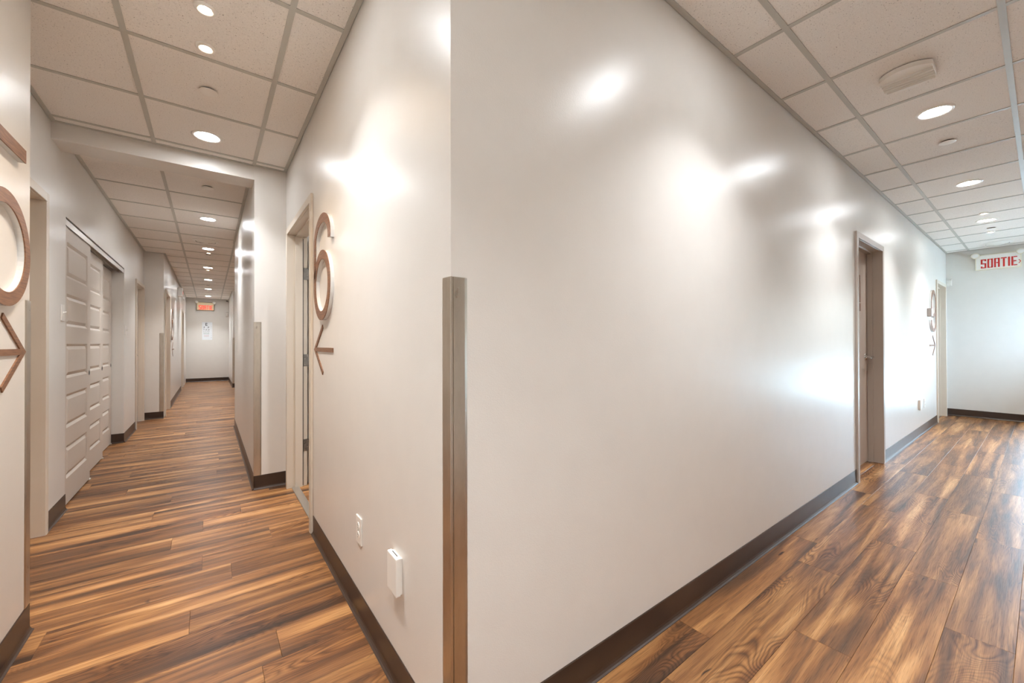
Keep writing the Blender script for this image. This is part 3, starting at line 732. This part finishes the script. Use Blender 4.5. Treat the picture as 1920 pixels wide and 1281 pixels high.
# ------------------------------------------------------------------ exit signs
def seg_letter(ch, w, h, s):
    """stencil block letters as bars (x0,x1,z0,z1)"""
    g = s * 0.10; t = s * 0.82; c0, c1 = w / 2 - g, w / 2 + g
    top, mid, bot = (h - t, h), (h / 2 - t / 2, h / 2 + t / 2), (0, t)
    hb = lambda a, b, r: [(a, c0, *r), (c1, b, *r)]
    if ch == 'S': return [(0, w, *top), (0, w, *mid), (0, w, *bot), (0, s, h / 2 + t / 2, h - t), (w - s, w, t, h / 2 - t / 2), (w - s, w, h - t * 2, h - t), (0, s, t, t * 2)]
    if ch == 'O': return hb(0, w, top) + hb(0, w, bot) + [(0, s, t, h - t), (w - s, w, t, h - t)]
    if ch == 'R': return hb(0, w, top) + [(s + g, w, *mid), (0, s, 0, h - t), (w - s, w, h / 2 + t / 2, h - t), (w - s, w, 0, h / 2 - t / 2)]
    if ch == 'T': return [(0, w, *top), (w / 2 - s / 2, w / 2 + s / 2, 0, h - t - g)]
    if ch == 'I': return [(w / 2 - s / 2, w / 2 + s / 2, 0, h)]
    if ch == 'E': return [(0, s, 0, h), (s + g, w, *top), (s + g, w * 0.85, *mid), (s + g, w, *bot)]
def exit_sign(loc, rz, label, mat, w=0.452, h=0.235, chevron=True, d0=0.055, body='exitbody', face='white'):
    r_ = thing('exit_sign', label, 'exit sign', loc, rz)
    bx('sign_body', M[body], r_, -w / 2, w / 2, -d0, 0, -h / 2, h / 2, bevel=0.005)
    bx('sign_face', M[face], r_, -w / 2 + 0.012, w / 2 - 0.012, -d0 - 0.003, -d0 + 0.001, -h / 2 + 0.012, h / 2 - 0.012)
    lh, s = 0.138, 0.0185; x = -w / 2 + 0.058; zb = -h / 2 + 0.026
    for ch in 'SORTIE':
        cw = {'I': 0.022, 'T': 0.056}.get(ch, 0.056)
        bm = B()
        for x0, x1, z0, z1 in seg_letter(ch, cw, lh, s): box(bm, x + x0, x + x1, -d0 - 0.0045, -d0 - 0.003, zb + z0, zb + z1)
        obj('letter_' + ch.lower(), bm, M[mat], r_); x += cw + 0.0105
    if chevron:
        bm = B(); ribbon(bm, [(x + 0.002, zb + 0.085), (x + 0.020, zb + 0.056), (x + 0.002, zb + 0.027)], 0.008, -d0 - 0.0045, -d0 - 0.003); o = obj('chevron', bm, M[mat], r_); tag(o, 'pale chevron')
    for sx in (-1, 1):
        cx = sx * (w / 2 - 0.006)
        bm = B(); lathe(bm, [(0.0, -0.118), (0.038, -0.116), (0.044, -0.105), (0.040, -0.082), (0.022, -0.064), (0.014, -0.0565), (0.0, -0.0565)], 28, cx, h / 2 - 0.012, 'y')
        hd = obj('lamp_head', bm, M['exitbody'], r_, smooth=40)
        bm = B(); lathe(bm, [(0.0, -0.1215), (0.024, -0.1205), (0.034, -0.1165), (0.0, -0.1165)], 24, cx, h / 2 - 0.012, 'y'); obj('lamp_lens', bm, M['lamphead'], hd, smooth=60)
    return r_
exit_sign((XE, 0.421, 2.427), -R90, 'white exit sign reading SORTIE on the daylit right corridor end wall', 'exitredday')
exit_sign((-0.106, YE, 2.395), 0.0, 'distant glowing red SORTIE exit sign above the eye chart', 'exitred', chevron=False, h=0.265, body='bronze', face='exitglow')
# emergency unit on the far left wall, seen from the side
r_ = thing('emergency_unit', 'grey emergency light box high on the far left wall, seen from the side', 'emergency light', (XJ, 12.15, 2.40), R90)
bx('unit_body', M['offwhite'], r_, -0.15, 0.15, -0.085, 0, -0.10, 0.10, bevel=0.008)
bm = B(); lathe(bm, [(0.0, -0.13), (0.034, -0.128), (0.040, -0.115), (0.030, -0.09), (0.0, -0.085)], 24, -0.10, -0.15, 'y'); obj('lamp_head', bm, M['offwhite'], r_, smooth=40)
bx('unit_strip', M['exitred'], r_, 0.06, 0.13, -0.0865, -0.084, -0.03, 0.03)

# ------------------------------------------------------------------ eye chart
ct = thing('eye_chart', 'white letter chart for eye tests on the far end wall', 'eye chart', (-0.060, YE, 1.613))
bx('chart_card', M['paper'], ct, -0.13, 0.13, -0.004, 0, -0.284, 0.284)
def text(s, size, x, z, mat, parent, name, y=-0.0046, space=1.0):
    cu = bpy.data.curves.new(name, 'FONT'); cu.body = s; cu.size = size; cu.align_x = 'CENTER'; cu.extrude = 0.0004; cu.space_character = space; cu.offset = size * 0.012
    tmp = bpy.data.objects.new(name, cu); C.objects.link(tmp)
    me = bpy.data.meshes.new_from_object(tmp.evaluated_get(bpy.context.evaluated_depsgraph_get())); bpy.data.objects.remove(tmp)
    me.name = name; me.materials.clear(); me.materials.append(mat)
    o = bpy.data.objects.new(name, me); C.objects.link(o); o.parent = parent; o.location = (x, y, z); o.rotation_euler = (R90, 0, 0); return o
for row, size, z, sp in (('E', 0.125, 0.168, 1), ('FP', 0.075, 0.088, 0.105), ('TOZ', 0.056, 0.024, 0.062), ('LPED', 0.036, -0.020, 0.042), ('PECFD', 0.026, -0.052, 0.032), ('EDFCZP', 0.021, -0.104, 0.026), ('FELOPZD', 0.015, -0.128, 0.020), ('DEFPOTEC', 0.013, -0.190, 0.016)):
    for i, ch in enumerate(row): text(ch, size, -0.022 + (i - (len(row) - 1) / 2) * sp, z, M['ink'], ct, 'chart_letter')
bx('green_bar', M['greenink'], ct, -0.10, 0.055, -0.0046, -0.0039, -0.077, -0.070); bx('red_bar', M['redink'], ct, -0.085, 0.045, -0.0046, -0.0039, -0.160, -0.152)
for i in range(8): text(str(i + 1), 0.024, 0.103, 0.205 - i * 0.060, M['ink'], ct, 'row_number')

# ------------------------------------------------------------------ ceiling fittings
ZC = CEI + TH + 0.0005
def downlight(label, loc):
    r_ = thing('ceiling_downlight', label, 'ceiling light', loc, group='round ceiling downlights')
    bm = B(); lathe(bm, [(0.064, -0.0012), (0.066, -0.004), (0.078, -0.0075), (0.086, -0.006), (0.0895, -0.0005), (0.064, -0.0005)], 40); obj('trim_ring', bm, M['offwhite'], r_, smooth=50)
    bm = B(); lathe(bm, [(0.0, -0.0022), (0.0655, -0.0022), (0.0655, -0.0008), (0.0, -0.0008)], 24); obj('light_lens', bm, M['led'], r_)
    ld = bpy.data.lights.new('downlight_lamp', 'AREA'); ld.shape = 'DISK'; ld.size = 0.13; ld.spread = math.radians(98); ld.energy = LED_W; ld.color = LED_COL
    lo = bpy.data.objects.new('downlight_lamp', ld); C.objects.link(lo); lo.parent = r_; lo.location = (0, 0, -0.010)
    return r_
def gimbal(label, loc):
    r_ = thing('ceiling_spotlight', label, 'ceiling spotlight', loc, group='small round ceiling spotlights')
    bm = B(); lathe(bm, [(0.021, -0.003), (0.026, -0.010), (0.033, -0.012), (0.0405, -0.007), (0.042, -0.0005), (0.021, -0.0005)], 32); obj('trim_ring', bm, M['offwhite'], r_, smooth=50)
    bm = B(); lathe(bm, [(0.0, -0.0055), (0.021, -0.0055), (0.021, -0.002), (0.0, -0.002)], 20); obj('lamp', bm, M['halogen'], r_)
    ld = bpy.data.lights.new('spot_lamp', 'SPOT'); ld.spot_size = math.radians(100); ld.spot_blend = 0.9; ld.shadow_soft_size = 0.02; ld.energy = HAL_W; ld.color = HAL_COL
    lo = bpy.data.objects.new('spot_lamp', ld); C.objects.link(lo); lo.parent = r_; lo.location = (0, 0, -0.035)
    return r_
def disc(label, loc):
    r_ = thing('sprinkler_cover', label, 'sprinkler cover', loc, group='flat round sprinkler covers')
    bm = B(); lathe(bm, [(0.0, -0.0125), (0.040, -0.0125), (0.0445, -0.0105), (0.0445, -0.009), (0.0, -0.009)], 36); obj('cover_disc', bm, M['offwhite'], r_, smooth=50)
    bm = B(); lathe(bm, [(0.0, -0.0092), (0.034, -0.0092), (0.034, -0.0003), (0.0, -0.0003)], 24); obj('cover_cup', bm, M['dark'], r_)
    return r_
def many(fn, spots):
    first = None
    for x, y, lab in spots:
        if first is None: r_ = first = fn(lab, (x, y, ZC))
        else: r_ = dup(first, (x, y, ZC), lab)
        if fn is downlight and x < 0.3 and y > 1:                   # same fittings, power raised to brighten the left corridor
            for ch in r_.children:
                if ch.type == 'LIGHT': ch.data = ch.data.copy(); ch.data.energy = LED_W * (1.25 if y < 4 else 1.45)
GL, GR = -0.015, 0.409
many(downlight, [
    (GL, 3.532, 'round downlight just in front of the grey header beam'),
    (3.664, GR, 'round downlight next to the round slatted ceiling diffuser'),
    (5.553, GR, 'second round downlight in view along the right corridor'),
    (7.411, GR, 'third round downlight in view along the right corridor'),
    (1.79, GR, 'round downlight over the near right corridor, above the view'),
    (GL, 1.66, 'round downlight over the near left corridor, above the view'),
    (GL, -0.06, 'added round downlight over the corner where the corridors meet'),  # unseen lamp, added to help light the corner
    (GL, -0.66, 'added round downlight behind the view that evens the light on the near walls'),  # unseen fill lamp, added to even out the near walls
    (-0.016, 5.861, 'first round downlight beyond the header beam'),
    (-0.020, 7.689, 'second round downlight beyond the header beam'),
    (-0.025, 9.576, 'third round downlight beyond the header beam'),
    (-0.029, 11.369, 'fourth round downlight beyond the header beam'),
    (-0.031, 13.258, 'fifth round downlight beyond the header beam'),
    (-0.036, 15.211, 'last round downlight before the eye chart wall')])
room_lamp = downlight('round downlight inside the room behind the open door', (1.15, 3.0, CEI - 0.0805))
many(gimbal, [
    (-0.017, 2.188, 'small lit spotlight at the top edge of the left ceiling, nearest one'),
    (-0.017, 2.474, 'small lit spotlight between the top edge and the sprinkler cover on the left ceiling'),
    (6.981, 0.403, 'small spotlight just before the third right corridor downlight'),
    (8.227, 0.419, 'small spotlight just above the right exit sign'),
    (-0.016, 8.008, 'small spotlight behind the second downlight beyond the header'),
    (-0.025, 9.86, 'small spotlight behind the third downlight beyond the header')])
many(disc, [
    (-0.007, 2.886, 'flat round cover on the left ceiling behind the two spotlights'),
    (-0.015, 4.666, 'flat round cover on the ceiling just beyond the header beam'),
    (4.272, 0.415, 'flat round cover on the ceiling between the first two right downlights'),
    (7.960, 0.399, 'flat round cover on the ceiling just before the right exit sign'),
    (-0.017, 8.214, 'flat round cover behind the second downlight beyond the header'),
    (-0.030, 12.5, 'distant flat round cover before the fifth downlight beyond the header')])
# exhaust grille: a round cover cut straight at both sides, its far half ribbed
r_ = thing('exhaust_grille', 'white rounded exhaust grille with ribs on the near right ceiling', 'grille', (3.028, 0.440, ZC))
GR_, GH = 0.126, 0.104
def clip_disc(r, hy, n=14):
    a = math.asin(hy / r); p_ = [(-r * math.cos(t), -r * math.sin(t)) for t in [a - 2 * a * i / n for i in range(n + 1)]]
    return p_ + [(r * math.cos(t), r * math.sin(t)) for t in [a - 2 * a * i / n for i in range(n + 1)][::-1]][::-1]
bm = B(); prism(bm, clip_disc(GR_, GH), 'z', -0.030, -0.006); obj('grille_cover', bm, M['offwhite'], r_, 0.003)
bm = B(); prism(bm, clip_disc(GR_ - 0.012, GH - 0.010), 'z', -0.0065, -0.0003); obj('grille_neck', bm, M['dark'], r_)
for i in range(5):
    x = -0.042 + i * 0.0285; hy = min(GH - 0.003, math.sqrt(max(0, (GR_ - 0.004) ** 2 - (x + 0.004) ** 2)))
    bm = B(); prism(bm, [(x, -0.0302), (x, -0.0405), (x + 0.002, -0.0410), (x + 0.024, -0.0302)], 'y', -hy, hy); obj('grille_rib', bm, M['offwhite'], r_)
# cone diffusers further off
def cone(label, loc):
    q = thing('cone_diffuser', label, 'air diffuser', loc, group='round cone diffusers')
    for k, (ra, rb, za, zb) in enumerate(((0.150, 0.118, -0.004, -0.016), (0.108, 0.080, -0.010, -0.024), (0.070, 0.042, -0.018, -0.030))):
        bm = B(); lathe(bm, [(ra, za + 0.0035), (ra + 0.002, za), (rb, zb), (rb - 0.003, zb + 0.003), (ra - 0.01, za + 0.003)], 40); obj('cone_ring', bm, M['offwhite'], q, smooth=50)
    bm = B(); lathe(bm, [(0.0, -0.034), (0.030, -0.033), (0.034, -0.029), (0.0, -0.027)], 24); obj('cone_center', bm, M['offwhite'], q, smooth=50)
    bm = B(); lathe(bm, [(0.0, -0.0035), (0.14, -0.0035), (0.14, -0.0005), (0.0, -0.0005)], 32); obj('cone_back', bm, M['dark'], q)
    return q
many(cone, [(-0.045, 7.137, 'round ringed diffuser before the second downlight beyond the header'), (-0.030, 11.9, 'distant round ringed diffuser behind the fourth downlight beyond the header'), (9.22, 0.405, 'round ringed diffuser on the ceiling just above the right exit sign')])

# ------------------------------------------------------------------ daylight windows out of view; the second is added to brighten the far end
def window(name, label, loc, rz, W_):
    wi = thing(name, label, 'window', loc, rz, kind='structure'); hw = (W_[1] - W_[0]) / 2
    for a, b, c_, d_ in ((-hw, -hw + 0.05, W_[2], W_[3]), (hw - 0.05, hw, W_[2], W_[3]), (-hw + 0.05, hw - 0.05, W_[2], W_[2] + 0.05), (-hw + 0.05, hw - 0.05, W_[3] - 0.05, W_[3]), (-0.025, 0.025, W_[2] + 0.05, W_[3] - 0.05)):
        bx('window_frame', M['frame'], wi, a, b, 0.03, 0.09, c_, d_)
    for sx in (-1, 1): bx('window_pane', M['glass'], wi, min(sx * 0.025, sx * (hw - 0.05)), max(sx * 0.025, sx * (hw - 0.05)), 0.058, 0.062, W_[2] + 0.05, W_[3] - 0.05)
window('window_1', 'tall glazed opening beside the exit sign, just out of view, that lights the right corridor', (XE, (WIN[0] + WIN[1]) / 2, 0), -R90, WIN)
window('window_added', 'unseen window added in the opposite wall to brighten the far end', ((WIN_ADDED[0] + WIN_ADDED[1]) / 2, YSO, 0), math.pi, WIN_ADDED)
bm = B(); box(bm, XE + T + 0.02, 40, -30, 25, -0.20, -0.10); box(bm, -5, XE + T + 0.02, -30, YSO - T - 0.1, -0.20, -0.10); o = obj('ground', bm, M['ground']); tag(o, 'pale concrete ground outside the building', 'ground', kind='structure')
bm = B(); box(bm, XE + 15, XE + 15.4, -24, 24, -0.12, 4.1); box(bm, XE + 14.9, XE + 15.5, -24, 24, 4.1, 4.25); o = obj('added_outside_wall', bm, M['addedwall']); tag(o, 'unseen brown wall added across the yard to dim the window reflection', 'wall', kind='structure')  # unseen, added so the opening reflects less in the long wall
